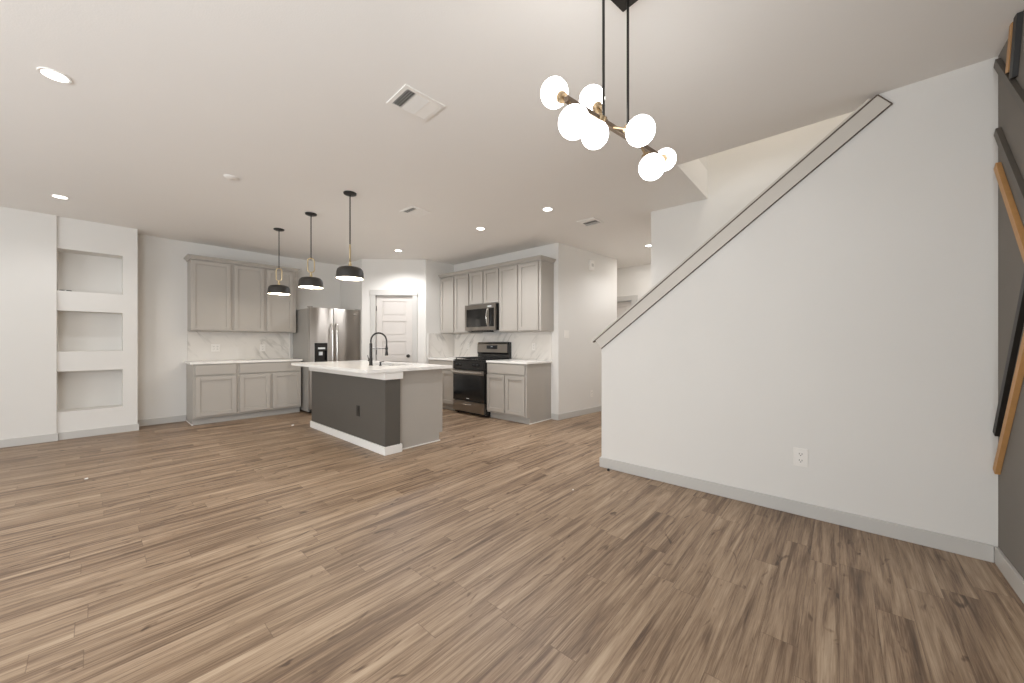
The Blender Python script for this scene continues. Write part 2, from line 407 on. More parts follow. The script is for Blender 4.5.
# ---- stair rail trim: face board, cap, thin dark strips along the edges
def slope_board(y0, y1, off0, off1, x0, x1, z_of):
    """board following the stair slope between two offsets below line z_of, ends cut square to the slope"""
    th = math.atan(sl); t = Vector((-math.cos(th), math.sin(th))); nrm = Vector((-math.sin(th), -math.cos(th)))
    P0 = Vector((y0, z_of(y0))); P1 = Vector((y1, z_of(y1)))
    q = [P0+nrm*off0, P1+nrm*off0, P1+nrm*off1, P0+nrm*off1]
    return [(v.x, v.y) for v in q], x0, x1
th = math.atan(sl)
ys0, ys1 = 1.774, 1.774-(ZC-.012-zt(1.774))/sl
q = slope_board(ys0, ys1, 0, .1, XS-.019, XS-.0005, zt)
struct(MB().yz(*q).build('trim_1', 'rail', bevel=.0015))
capt = lambda y: zt(y)+.020
cy1 = 1.80-(ZC-.024-zt(1.80))/sl
q = slope_board(1.80, cy1+.01, -.018, -.003, XS-.026, XS2+.02, zt)
struct(MB().yz(*q).build('trim_2', 'rail', bevel=.0015))
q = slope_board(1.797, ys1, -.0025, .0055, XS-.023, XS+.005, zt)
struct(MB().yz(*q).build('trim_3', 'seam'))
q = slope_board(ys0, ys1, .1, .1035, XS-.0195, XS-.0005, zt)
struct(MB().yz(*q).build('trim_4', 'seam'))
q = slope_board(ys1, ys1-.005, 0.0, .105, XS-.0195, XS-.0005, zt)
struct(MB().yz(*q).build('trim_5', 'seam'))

# ================================================================== DOORS
def T(px, py, rz): return Matrix.Translation((px, py, 0)) @ Matrix.Rotation(rz, 4, 'Z')
def panel_door(root_name, mtx, wd, ht, casing, knob_x, depth=.12, hinges=True):
    """door 1: local x along the wall, y into it; opening from x=0..wd"""
    d = MB()
    th_ = .035; y0 = .03
    st_, rails = .11, []
    npan = 5; gap = .095
    ph = (ht-.02-.10-.2-gap*(npan-1))/npan
    z = .21; panels = []
    for k in range(npan): panels.append((z, z+ph)); z += ph+gap
    d.box(.008, .008+st_, y0, y0+th_, .01, ht-.01); d.box(wd-.008-st_, wd-.008, y0, y0+th_, .01, ht-.01)
    zz = .01
    for a0, a1 in panels:
        d.box(.008+st_, wd-.008-st_, y0, y0+th_, zz, a0); zz = a1
        d.box(.008+st_, wd-.008-st_, y0+.012, y0+th_-.01, a0, a1)
        d.box(.008+st_+.03, wd-.008-st_-.03, y0+.004, y0+.02, a0+.03, a1-.03)
    d.box(.008+st_, wd-.008-st_, y0, y0+th_, zz, ht-.01)
    o = d.build(root_name, 'door', bevel=.002); o.matrix_world = mtx; struct(o)
    cs = MB(); cw = casing
    cs.box(-cw, -.004, -.018, -.001, 0, ht); cs.box(wd+.004, wd+cw, -.018, -.001, 0, ht)
    cs.box(-cw-.012, wd+cw+.012, -.024, -.001, ht, ht+.1)
    cs.box(-.004, .003, -.018, .1, 0, ht); cs.box(wd-.003, wd+.004, -.018, .1, 0, ht); cs.box(0, wd, -.018, .1, ht-.004, ht)
    cs.build('door_casing', 'trim', o, bevel=.002)
    if knob_x is not None:
        k = MB(); rm = Matrix.Translation((knob_x, y0, .95)) @ Matrix.Rotation(PI/2, 4, 'X')
        k.lathe([(0, 0), (.030, 0), (.030, .006), (.012, .010), (.011, .035), (.024, .042), (.029, .055), (.026, .066), (.012, .072), (0, .073)], m=rm, seg=24)
        k.build('door_knob', 'black', o, smooth=True)
    if hinges:
        for hz in (.22, 1.02, 1.83):
            MB().box(.003, .014, y0-.008, y0+.002, hz-.045, hz+.045).build('hinge', 'black', o)
    return o
panel_door('door_1', T(*DX(dd0), -PI/4), dd1-dd0, dh-.005, .085, .59)
# hallway door at the far end (faces west): local x runs -Y
mt = T(7.22, 3.91, -PI/2)
panel_door('door_2', mt, .76, 2.05, .11, None, hinges=False)

# ================================================================== CABINETS
def shaker(mb, x0, x1, z0, z1, y, t=.020, st=.055):
    y -= .004; t += .004
    mb.box(x0, x0+st, y, y+t, z0, z1); mb.box(x1-st, x1, y, y+t, z0, z1)
    mb.box(x0+st, x1-st, y, y+t, z0, z0+st); mb.box(x0+st, x1-st, y, y+t, z1-st, z1)
    mb.box(x0+st, x1-st, y+.013, y+t-.001, z0+st, z1-st)
    return mb
def door_part(root, x0, x1, z0, z1, y): return shaker(MB(), x0, x1, z0, z1, y).build('door', 'cab', root, bevel=.0018)
def drawer_part(root, x0, x1, z0, z1, y):
    return MB().box(x0, x1, y, y+.020, z0, z1).build('drawer', 'cab', root, bevel=.004)
def base_cabinet(label, loc, rz, wd, dp, doors, drawers, end=None):
    r = thing('base_cabinet', label, 'cabinet', loc, rz, 'grey base cabinets')
    b = MB(); b.box(0, wd, .0, dp, .10, .88)
    b.build('body', 'cab', r, bevel=.001)
    MB().box(0, wd, .07, dp-.002, 0, .099).build('toe_kick', 'toe', r)
    for x0, x1 in drawers: drawer_part(r, x0, x1, .722, .868, -.021)
    for x0, x1 in doors: door_part(r, x0, x1, .128, .698, -.021)
    if end is not None:
        e0, e1 = (wd, wd+.012) if end > 0 else (-.012, 0)
        e = MB(); e.box(e0, e1, .07, dp, 0, .88); e.box(e0, e1, 0, .07, .10, .88)
        e.build('end_panel', 'cab', r)
        MB().box(e0-(.006 if end < 0 else 0), e1+(.006 if end > 0 else 0), .068, dp, 0, .012).build('shoe_strip', 'white_trim', r)
    return r
FY = 6.92; DP = YN-FY-.002
base_cabinet('grey base cabinet with one wide door under one drawer, at far left', (.95, FY, 0), 0, .512, DP, [(.014, .492)], [(.014, .492)], end=-1)
base_cabinet('grey base cabinet with two doors under one wide drawer, right beside the refrigerator', (1.463, FY, 0), 0, .895, DP, [(.026, .430), (.470, .884)], [(.026, .884)])
FX = 4.15; DPX = XE-FX-.002
base_cabinet('grey base cabinet in the pantry corner left of the range, behind the island', (FX, 5.735, 0), -PI/2, .755, DPX, [(.02, .37), (.39, .74)], [(.02, .74)])
base_cabinet('grey base cabinet with two doors right of the range, its side panel exposed', (FX, 4.196, 0), -PI/2, .80, DPX, [(.014, .378), (.408, .782)], [(.014, .782)], end=1)

def upper_cabinet(label, loc, rz, wd, dp, z0, doors, z1=2.43, end=None, dz0=None):
    r = thing('wall_cabinet', label, 'cabinet', loc, rz, 'grey wall cabinets')
    MB().box(0, wd, 0, dp, z0, z1).build('body', 'cab', r, bevel=.001)
    for x0, x1 in doors: door_part(r, x0, x1, (dz0 or z0+.014), 2.415, -.021)
    return r
UY = 7.15; UD = YN-UY-.002
upper_cabinet('tall grey wall cabinet with one wide door, at the far left end of the kitchen', (.95, UY, 0), 0, .492, UD, 1.372, [(-.006, .468)])
upper_cabinet('tall grey wall cabinet with two doors, behind the farthest pendant, next to the refrigerator', (1.443, UY, 0), 0, .910, UD, 1.372, [(.020, .425), (.466, .858)])
UX = 4.42; UDX = XE-UX-.002
upper_cabinet('tall grey wall cabinet with two narrow doors in the pantry corner, left of the microwave', (UX, 5.735, 0), -PI/2, .81, UDX, 1.372, [(.018, .398), (.438, .806)])
upper_cabinet('short grey wall cabinet with two small doors directly above the microwave', (UX, 4.924, 0), -PI/2, .738, UDX, 1.852, [(.036, .360), (.398, .724)], dz0=1.866)
upper_cabinet('tall grey wall cabinet with two doors at the right end, right of the microwave', (UX, 4.185, 0), -PI/2, .853, UDX, 1.372, [(.016, .398), (.436, .810)])

# crown moulding on both runs (stepped profile mitred round the exposed ends)
def crown(label, name, path, outward, mtl='cab'):
    """path: list of 2D pts along the cabinet faces; outward: mitre offset directions per pt"""
    prof = [(0.0, 2.4315), (.012, 2.4315), (.016, 2.445), (.040, 2.470), (.046, 2.474), (.046, 2.486), (0.0, 2.486)]
    mb = MB(); rings = []
    for (x, y), (ux, uy) in zip(path, outward):
        rings.append([mb.bm.verts.new((x+ux*o, y+uy*o, z)) for o, z in prof])
    k = len(prof)
    for A, B in zip(rings[:-1], rings[1:]):
        for i in range(k): mb.bm.faces.new([A[i], A[(i+1) % k], B[(i+1) % k], B[i]])
    mb.bm.faces.new(rings[0]); mb.bm.faces.new(rings[-1][::-1])
    o = mb.build(name, mtl); return tag(o, label, 'moulding')
crown('grey crown moulding along the top of the left bank of wall cabinets', 'crown_moulding',
      [(.95, YN-.003), (.95, UY-.02), (2.353, UY-.02), (2.353, YN-.003)], [(-1, 0), (-1, -1), (1, -1), (1, 0)])
crown('grey crown moulding along the top of the wall cabinets above the range', 'crown_moulding',
      [(UX-.02, 5.733), (UX-.02, 3.332), (XE-.003, 3.332)], [(-1, 0), (-1, -1), (0, -1)])

# countertops
def slab(name, label, pts, hole=None, z0=.882, z1=.914):
    o = MB().prism(pts, z0, z1).build(name, 'quartz', bevel=.004); return tag(o, label, 'countertop')
slab('countertop', 'white countertop on the left run of base cabinets below the two-outlet backsplash', [(.905, YN-.012), (.905, FY-.03), (2.372, FY-.03), (2.372, YN-.012)])
slab('countertop', 'short white countertop in the pantry corner left of the range', [(FX-.03, 5.725), (FX-.03, 4.977), (XE-.012, 4.977), (XE-.012, 5.725)])
slab('countertop', 'white countertop right of the range, ending at the wall corner', [(FX-.03, 4.197), (FX-.03, 3.355), (XE-.012, 3.355), (XE-.012, 4.197)])

# backsplashes
o = MB().box(.95, 2.36, YN-.010, YN-.001, .915, 1.371).build('backsplash', 'splash_left'); tag(o, 'grey-veined marble backsplash behind the left countertop', 'backsplash')
o = MB().box(2.345, 2.36, YN-.016, YN-.010, .915, 1.371).build('edge_trim', 'white_trim', o)
o = MB().box(XE-.010, XE-.001, 3.378, 5.725, .915, 1.371).build('backsplash', 'splash_right'); tag(o, 'grey-veined marble backsplash behind the range and its two countertops', 'backsplash')
o = MB().box(4.125, XE-.011, 5.727, 5.736, .915, 1.371).build('backsplash', 'splash_left'); tag(o, 'short marble backsplash return in the pantry corner', 'backsplash')
MB().box(4.115, 4.125, 5.722, 5.736, .915, 1.371).build('edge_trim', 'white_trim', o)

# ================================================================== ISLAND
isl = thing('kitchen_island', 'kitchen island with dark charcoal back panel, white base trim and grey cabinet end', 'island', (2.43, 4.6, 0))
IL = (-2.43, -4.6, 0)
def ip(mb, name, m, bevel=0, parent=isl):
    return mb.build(name, m, parent, bevel=bevel, loc=IL if parent == isl else None)
ip(MB().box(2.045, 2.222, 3.60, 5.60, 0, .80), 'back_panel', 'island_dark')
ip(MB().box(2.030, 2.240, 3.585, 5.615, 0, .088), 'base_trim', 'white_trim', .003)
ip(MB().box(2.022, 2.245, 3.575, 5.64, .80, .880), 'top_trim', 'white_trim', .003)
b = MB(); b.box(2.246, 2.79, 3.655, 5.59, 0.0, .675); b.box(2.246, 2.37, 3.655, 5.59, .675, .880); b.box(2.37, 2.79, 3.655, 4.05, .675, .880); b.box(2.37, 2.79, 4.69, 5.59, .675, .880)
b.box(2.77, 2.79, 4.05, 4.69, .675, .880); b.box(2.79, 2.84, 3.655, 5.59, .10, .880)
ip(b, 'body', 'cab')
ip(MB().box(2.246, 2.80, 3.645, 3.6545, 0, .012), 'shoe_strip', 'white_trim')
ip(MB().box(2.842, 2.860, 3.68, 5.57, .12, .87), 'door_fronts', 'cab', .002)
ip(MB().box(2.2225, 2.2455, 3.647, 5.59, .0885, .7995), 'corner_strip', 'cab')
op = thing('wall_outlet', 'dark outlet cover on the charcoal side of the island', 'outlet', (2.0445, 4.205, .40), -PI/2, 'electrical outlets')
MB().box(-.036, .036, -.006, 0, -.062, .062).build('plate', 'batten_black', op, bevel=.002)
for dz in (-.026, .026): MB().box(-.017, .017, -.008, -.0062, dz-.014, dz+.014).build('socket', 'batten_black', op, bevel=.001)
# countertop with sink cut-out
def rrect(x0, x1, y0, y1, r, n=5):
    pts = []
    for cx, cy, a0 in ((x1-r, y1-r, 0), (x0+r, y1-r, 90), (x0+r, y0+r, 180), (x1-r, y0+r, 270)):
        for k in range(n+1):
            t = math.radians(a0+90*k/n); pts.append((cx+r*math.cos(t), cy+r*math.sin(t)))
    return pts
mb = MB(); outer = rrect(1.82, 2.925, 3.56, 5.72, .008, 5); inner = rrect(2.40, 2.74, 4.08, 4.66, .05, 5)
bm = mb.bm
rg = {}
for key, pts, z in (('ob', outer, .882), ('ot', outer, .914), ('ib', inner, .882), ('it', inner, .914)):
    rg[key] = [bm.verts.new((x, y, z)) for x, y in pts]
nn = len(outer)
for i in range(nn):
    j = (i+1) % nn
    bm.faces.new([rg['ob'][i], rg['ob'][j], rg['ot'][j], rg['ot'][i]])
    bm.faces.new([rg['ib'][j], rg['ib'][i], rg['it'][i], rg['it'][j]])
    bm.faces.new([rg['ot'][i], rg['ot'][j], rg['it'][j], rg['it'][i]])
    bm.faces.new([rg['ob'][j], rg['ob'][i], rg['ib'][i], rg['ib'][j]])
tag(mb.build('countertop', 'quartz'), 'large white island countertop overhanging the charcoal panel', 'countertop')
sk = MB(); prev = None
rings = []
for x, zz in ((0, .881), (.0, .70), (.012, .69)):
    rings.append([sk.bm.verts.new((px_, py_, zz)) for px_, py_ in rrect(2.395+x, 2.745-x, 4.075+x, 4.665-x, .05, 5)])
for A, B in zip(rings[:-1], rings[1:]):
    for i in range(nn): sk.bm.faces.new([A[i], A[(i+1) % nn], B[(i+1) % nn], B[i]])
sk.bm.faces.new(rings[-1])
so = sk.build('kitchen_sink', 'sink_steel'); tag(so, 'undermount steel sink bowl in the island countertop behind the black faucet', 'sink')
sd = so.modifiers.new('thick', 'SOLIDIFY'); sd.thickness = .002; sd.offset = 1
MB().lathe([(0, .6885), (.04, .6885), (.042, .694), (.03, .694), (0, .692)], c=(2.57, 4.37, 0)).build('drain', 'black', so)

# faucet: spring pull-down
fx, fy = 2.25, 4.30
fa = thing('kitchen_faucet', 'tall matte black spring pull-down faucet on the island', 'faucet', (fx, fy, .9145))
MB().lathe([(0, 0), (.026, 0), (.026, .006), (.021, .012), (.020, .09), (.017, .10), (.0165, .27), (.012, .272), (0, .272)], seg=24).build('post', 'black', fa, smooth=True)
R = .105; pts = []
for k in range(25):
    t = PI-PI*k/24; pts.append((R+R*math.cos(t), 0, .295+R*math.sin(t)))
pts = [(0, 0, .27)]+pts+[(2*R, 0, .262), (2*R, 0, .235)]
coil = []
path = [Vector(p_) for p_ in pts]
L_ = [0]
for i in range(1, len(path)): L_.append(L_[-1]+(path[i]-path[i-1]).length)
def at(s):
    for i in range(1, len(path)):
        if s <= L_[i]: return path[i-1].lerp(path[i], (s-L_[i-1])/(L_[i]-L_[i-1])), (path[i]-path[i-1]).normalized()
    return path[-1], (path[-1]-path[-2]).normalized()
turns = 34; ns = turns*10
for k in range(ns+1):
    P_, t_ = at(L_[-1]*k/ns); a_ = Vector((0, 1, 0)); b2 = t_.cross(a_)
    ang = 2*PI*turns*k/ns; coil.append(P_+(a_*math.cos(ang)+b2*math.sin(ang))*.0095)
MB().tube(pts, .007, 8).build('hose', 'black', fa, smooth=True)
MB().tube(coil, .0028, 6).build('spring', 'black', fa, smooth=True)
MB().tube([(.0, 0, .205), (2*R-.012, 0, .205)], .005, 8).lathe([(.010, -.012), (.0165, -.012), (.0165, .012), (.010, .012), (.010, -.012)], c=(2*R, 0, .205), seg=20).build('holder_arm', 'black', fa, smooth=True)
MB().lathe([(0, .236), (.0115, .236), (.0125, .2), (.014, .17), (.019, .135), (.021, .118), (.018, .115), (0, .115)], c=(2*R, 0, 0), seg=20).build('spray_head', 'black', fa, smooth=True)
h = MB(); h.tube([(0, .018, .062), (0, .052, .062)], .013, 12); h.tube([(0, .045, .062), (-.004, .055, .085), (-.010, .062, .125)], [.006, .005, .004], 8)
h.build('handle', 'black', fa, smooth=True)
sdp = thing('soap_dispenser', 'small black soap dispenser beside the sink, right of the faucet post', 'soap dispenser', (2.31, 4.18, .9145))
MB().lathe([(0, 0), (.016, 0), (.016, .008), (.009, .012), (.009, .035), (.012, .037), (.012, .047), (0, .048)], seg=16).build('base', 'black', sdp, smooth=True)
MB().tube([(0, 0, .044), (.05, 0, .052)], .005, 8).build('spout', 'black', sdp, smooth=True)

# ================================================================== REFRIGERATOR
fr = thing('refrigerator', 'stainless steel side-by-side refrigerator with black ice dispenser in the corner alcove', 'refrigerator', (2.388, 6.62, 0))
FW, FH = .872, 1.79
MB().box(.0, FW, .075, .80, .03, FH-.012).build('body', 'steel_side', fr, bevel=.004)
MB().box(.01, FW-.01, .06, .12, 0.01, .03).box(.05, .1, .2, .25, 0, .03).box(FW-.1, FW-.05, .2, .25, 0, .03).build('feet', 'enamel', fr)
MB().box(.02, FW-.02, .04, .074, .03, .075).build('kick_grille', 'enamel', fr, bevel=.002)
dm = FW*.445
fd = MB(); ex0, ex1, ez0, ez1 = .075, .285, .865, 1.19
# freezer door with a dispenser recess
fd.box(.002, ex0, 0, .068, .08, FH); fd.box(ex1, dm-.004, 0, .068, .08, FH)
fd.box(ex0, ex1, 0, .068, .08, ez0); fd.box(ex0, ex1, 0, .068, ez1, FH); fd.box(ex0, ex1, .055, .068, ez0, ez1)
bmesh.ops.remove_doubles(fd.bm, verts=fd.bm.verts[:], dist=1e-5)
fzd = fd.build('freezer_door', 'fridge_steel', fr)
MB().box(dm+.004, FW-.002, 0, .068, .08, FH).build('fridge_door', 'fridge_steel', fr, bevel=.006)
dsp = MB(); dsp.box(ex0, ex1, .045, .054, ez0, ez1); dsp.box(ex0, ex1, -.003, .045, ez1-.13, ez1); dsp.box(ex0, ex0+.012, -.003, .045, ez0, ez1-.13); dsp.box(ex1-.012, ex1, -.003, .045, ez0, ez1-.13); dsp.box(ex0, ex1, -.003, .045, ez0, ez0+.03)
dsp = dsp.build('dispenser', 'glassblack', fzd, bevel=.002)
MB().box(ex0+.055, ex1-.04, -.0045, -.0032, ez1-.105, ez1-.075).box(ex0+.085, ex1-.07, .02, .045, ez1-.21, ez1-.15).build('control_marks', 'label_white', fzd)
for hx, par in ((dm-.038, fzd), (dm+.038, None)):
    h = MB(); zt_, zb = 1.52, .55
    pp = [(hx, -.0, zt_), (hx, -.042, zt_-.012)]+[(hx, -.050-.012*math.sin(PI*k/10), zt_-.03-(zt_-zb-.06)*k/10) for k in range(11)]+[(hx, -.042, zb+.012), (hx, 0, zb)]
    h.tube(pp, .0125, 10)
    h.build('door_handle', 'bright_steel', par or fr, smooth=True)
MB().box(FW-.13, FW-.06, -.0025, 0, FH-.085, FH-.07).build('badge', 'bright_steel', fr, bevel=.001)
for hx in (.0, FW-.05): MB().box(hx, hx+.05, .0, .12, FH+.001, FH+.02).build('hinge_cover', 'steel_side', fr, bevel=.003)

# ================================================================== RANGE
# local x runs -Y (left to right as seen), y runs +X (into the wall)
ra = thing('range', 'freestanding black and stainless gas range between the base cabinets', 'stove', (4.085, 4.968, 0), -PI/2)
RW = .762
MB().box(0, RW, .045, .655, .02, .905).build('body', 'enamel', ra, bevel=.003)
for lx, ly in ((.04, .09), (RW-.04, .09), (.04, .6), (RW-.04, .6)): MB().lathe([(0, 0), (.018, 0), (.018, .02), (0, .02)], c=(lx, ly, 0), seg=12).build('foot', 'enamel', ra)
MB().box(.004, RW-.004, .0, .044, .055, .225).build('drawer', 'dark_steel', ra, bevel=.004)
h = MB(); h.tube([(RW/2-.085, .0, .178), (RW/2-.078, -.022, .178), (RW/2+.078, -.022, .178), (RW/2+.085, .0, .178)], .007, 8); h.build('drawer_handle', 'bright_steel', ra, smooth=True)
od = MB().box(.004, RW-.004, .0, .044, .235, .742).build('oven_door', 'glassblack', ra, bevel=.004)
MB().box(.09, RW-.09, -.002, -.0003, .32, .62).build('window', 'display', od, bevel=.001)
MB().box(.004, RW-.004, -.004, .0, .742-.072, .742).build('door_trim', 'dark_steel', od)
h = MB(); h.tube([(.04, .0, .715), (.04, -.045, .715)], .009, 8); h.tube([(RW-.04, .0, .715), (RW-.04, -.045, .715)], .009, 8)
h.box(.012, RW-.012, -.060, -.040, .697, .733); h.build('door_handle', 'bright_steel', od, bevel=.004)
MB().box(RW/2-.03, RW/2+.03, -.0022, -.0002, .27, .28).build('badge', 'label_white', od)
MB().box(.0, RW, .002, .045, .752, .895).build('control_panel', 'enamel', ra, bevel=.006)
for kx in (.10, .185, RW-.235, RW-.15, RW-.075):
    rm = Matrix.Translation((kx, .002, .825)) @ Matrix.Rotation(PI/2, 4, 'X')
    if kx == RW-.075: continue
    MB().lathe([(0, 0), (.022, 0), (.022, .008), (.017, .012), (.015, .032), (0, .034)], m=rm, seg=20).box(kx-.003, kx+.003, -.034, -.030, .812, .838).build('knob', 'iron', ra, smooth=True)
MB().box(.002, RW-.002, .010, .60, .906, .916).build('cooktop', 'enamel', ra, bevel=.002)
for gx0 in (.03, .395):
    g = MB(); gx1 = gx0+.337
    for yy in (.045, .30, .555): g.box(gx0, gx1, yy-.005, yy+.005, .931, .944)
    for xx in (gx0, gx0+.11, gx0+.225, gx1): g.box(xx-.005, xx+.005, .04, .56, .931, .944)
    for xx in (gx0+.002, gx1-.002):
        for yy in (.05, .55): g.box(xx-.006, xx+.006, yy-.006, yy+.006, .9165, .931)
    g.build('grate', 'iron', ra)
    for yy in (.17, .43): MB().lathe([(0, .9165), (.045, .9165), (.045, .924), (.03, .926), (.03, .930), (0, .930)], c=(gx0+.168, yy, 0), seg=20).build('burner', 'iron', ra)
bg = MB().yz([(0, 0)], 0, 0) if False else None
g = MB(); pts = [(.585, .917), (.655, .917), (.655, 1.205), (.600, 1.205), (.575, 1.17), (.570, 1.02), (.590, .99)]
lo = [g.bm.verts.new((0.0, y, z)) for y, z in pts]; hi = [g.bm.verts.new((RW, y, z)) for y, z in pts]
g.bm.faces.new(lo); g.bm.faces.new(hi[::-1])
for i in range(len(pts)): g.bm.faces.new([lo[i], lo[(i+1) % len(pts)], hi[(i+1) % len(pts)], hi[i]])
bgo = g.build('backguard', 'enamel', ra)
g = MB(); fpts = [(.5715, 1.17), (.5965, 1.203), (.5985, 1.203), (.5745, 1.17), (.5700, 1.025), (.5670, 1.025)]
lo = [g.bm.verts.new((0.004, y, z)) for y, z in fpts]; hi = [g.bm.verts.new((RW-.02, y, z)) for y, z in fpts]
g.bm.faces.new(lo); g.bm.faces.new(hi[::-1])
for i in range(6): g.bm.faces.new([lo[i], lo[(i+1) % 6], hi[(i+1) % 6], hi[i]])
g.build('steel_face', 'dark_steel', bgo)
MB().box(RW/2-.13, RW/2+.13, .562, .5675, 1.085, 1.15).build('display', 'display', bgo)
MB().box(RW/2-.02, RW/2+.02, .5605, .5618, 1.12, 1.135).build('clock_digits', 'label_white', bgo)

# ================================================================== MICROWAVE
mw = thing('microwave', 'stainless over-the-range microwave with black window below the short wall cabinet', 'microwave', (4.345, 4.955, 1.405), -PI/2)
WW, WH = .745, .440
MB().box(0, WW, .032, .400, 0, WH).build('body', 'enamel', mw, bevel=.002)
dw = WW*.80
f = MB(); f.box(0, dw, 0, .030, 0, .06); f.box(0, dw, 0, .030, WH-.075, WH); f.box(0, .04, 0, .030, .06, WH-.075); f.box(dw-.035, dw, 0, .030, .06, WH-.075)
md = f.build('door', 'dark_steel', mw)
MB().box(.04, dw-.035, .004, .028, .06, WH-.075).build('window', 'glassblack', md)
f = MB(); f.box(dw+.002, WW, 0, .030, 0, .06); f.box(dw+.002, WW, 0, .030, WH-.075, WH); f.box(WW-.03, WW, 0, .030, .06, WH-.075)
f.build('panel_frame', 'dark_steel', mw)
MB().box(dw+.002, WW-.03, .003, .028, .06, WH-.075).build('control_panel', 'glassblack', mw)
pp = [(dw-.012, 0.0, .075), (dw-.012, -.020, .085)]+[(dw-.012, -.028-.022*math.sin(PI*k/10), .10+.24*k/10) for k in range(11)]+[(dw-.012, -.020, .355), (dw-.012, 0, .365)]
MB().tube(pp, .010, 10).build('door_handle', 'bright_steel', md, smooth=True)
MB().box(.11, .42, .05, .30, -.022, 0).build('vent_hood', 'enamel', mw, bevel=.003)
MB().box(dw-.03, dw+.06, -.0015, 0, WH-.055, WH-.03).build('badge', 'label_white', mw)

# ================================================================== PENDANTS
def pendant(label, x, y, rot):
    r = thing('pendant_light', label, 'pendant light', (x, y, ZC), rot, 'black dome pendants over the island')
    MB().lathe([(0, -.022), (.045, -.022), (.062, -.014), (.064, -.001), (0, -.001)], seg=32).build('canopy', 'black', r, smooth=True)
    MB().tube([(0, 0, -.018), (0, 0, -.545)], .0058, 8).build('rod', 'black', r, smooth=True)
    # racetrack loop in the local XZ plane
    w_, z0, z1 = .036, -.705, -.535; lp = []
    for k in range(9): t = PI*k/8; lp.append((w_*math.cos(t), 0, z1-w_+w_*math.sin(t)))
    for k in range(9): t = PI+PI*k/8; lp.append((w_*math.cos(t), 0, z0+w_+w_*math.sin(t)))
    MB().tube(lp, .0068, 8, closed=True).build('hanger_loop', 'brass', r, smooth=True)
    MB().lathe([(0, -.700), (.010, -.700), (.010, -.725), (.016, -.732), (.016, -.755), (.022, -.7665), (0, -.7665)], seg=16).build('socket', 'brass', r, smooth=True)
    prof = [(a_*.93, -.767+(b_+.755)*.9) for a_, b_ in [(0, -.755), (.085, -.756), (.112, -.764), (.130, -.782), (.139, -.810), (.145, -.885), (.142, -.885), (.136, -.811), (.127, -.785), (.110, -.768), (.085, -.760), (0, -.759)]]
    MB().lathe(prof, seg=48).build('shade', 'shade', r, smooth=True)
    MB().lathe([(a_*.93, -.767+(b_+.755)*.9) for a_, b_ in [(0, -.7605), (.084, -.7615), (.1085, -.7695), (.1255, -.786), (.1345, -.8115), (.1400, -.8845), (.1388, -.8845), (.1325, -.812), (.1235, -.788), (.1075, -.772), (.084, -.764), (0, -.763)]], seg=48).build('shade_lining', 'shade_in', r, smooth=True)
    MB().sphere((0, 0, -.825), .032, 1, 1, 1.2).build('bulb', 'bulb', r, smooth=True)
    d = bpy.data.lights.new('pendant_glow', 'POINT'); d.energy = 14; d.color = (1, .9, .76); d.shadow_soft_size = .04
    l = bpy.data.objects.new('pendant_glow', d); C.objects.link(l); l.parent = r; l.location = (0, 0, -.875)
    return r
pendant('black dome pendant farthest away, leftmost of three, its loop before the cabinet', 1.67, 5.71, math.radians(-40))
pendant('black dome pendant in the middle of the three, its open brass loop seen face on', 1.725, 4.742, math.radians(-32))
pendant('black dome pendant nearest the camera, rightmost of three, its brass loop seen edge on', 1.755, 3.788, math.radians(63))

# ================================================================== CHANDELIER
fwd = Vector((math.sin(math.radians(48.5)), math.cos(math.radians(48.5)), 0)); rgt = Vector((fwd.y, -fwd.x, 0))
ang = math.radians(50.5); ud = (rgt*math.sin(ang)+fwd*math.cos(ang)).normalized(); hz = math.atan2(ud.y, ud.x)
P1 = rgt*.3805+fwd*1.5385
cl = P1+ud*.0885
ch = thing('chandelier', 'linear chandelier with seven glowing opal globes hung by two rods near the stair wall', 'chandelier', (cl.x, cl.y, ZC), hz)
# local: x along bar, y = left of it, z down from the ceiling
BZ = 2.109-ZC
MB().box(-.120, .118, -.055, .045, -.028, -.001).build('canopy', 'black', ch, bevel=.002)
MB().box(-.318, .362, -.010, .010, BZ-.010, BZ+.010).build('bar', 'nickel', ch, bevel=.002)
for x in (-.0885, .0885): MB().tube([(x, 0, BZ+.008), (x, 0, -.02)], .0058, 10).build('rod', 'black', ch, smooth=True)
GR = .0565
def gl(lat, dep, z):
    v = rgt*lat+fwd*dep-cl; return Vector((v.dot(ud), v.dot(Vector((-ud.y, ud.x, 0))), z-ZC))
G = [gl(.174, 1.52, 2.217), gl(.223, 1.33, 1.983), gl(.357, 1.65, 2.275), gl(.347, 1.55, 2.063), gl(.510, 1.47, 2.032), gl(.631, 1.67, 1.984), gl(.827, 2.0, 2.181)]
for g_ in G:
    bx = max(-.30, min(.345, g_.x)); base = Vector((bx, 0, BZ)); dv = (g_-base); n_ = dv.normalized()
    s0 = base+n_*.008; s1 = g_-n_*(GR-.012)
    MB().tube([s0, s1], .0055, 8).tube([g_-n_*(GR+.016), g_-n_*(GR-.006)], [.020, .024], 14).build('arm', 'arm_bronze', ch, smooth=True)
    MB().sphere(g_, GR).build('globe', 'globe', ch, smooth=True)

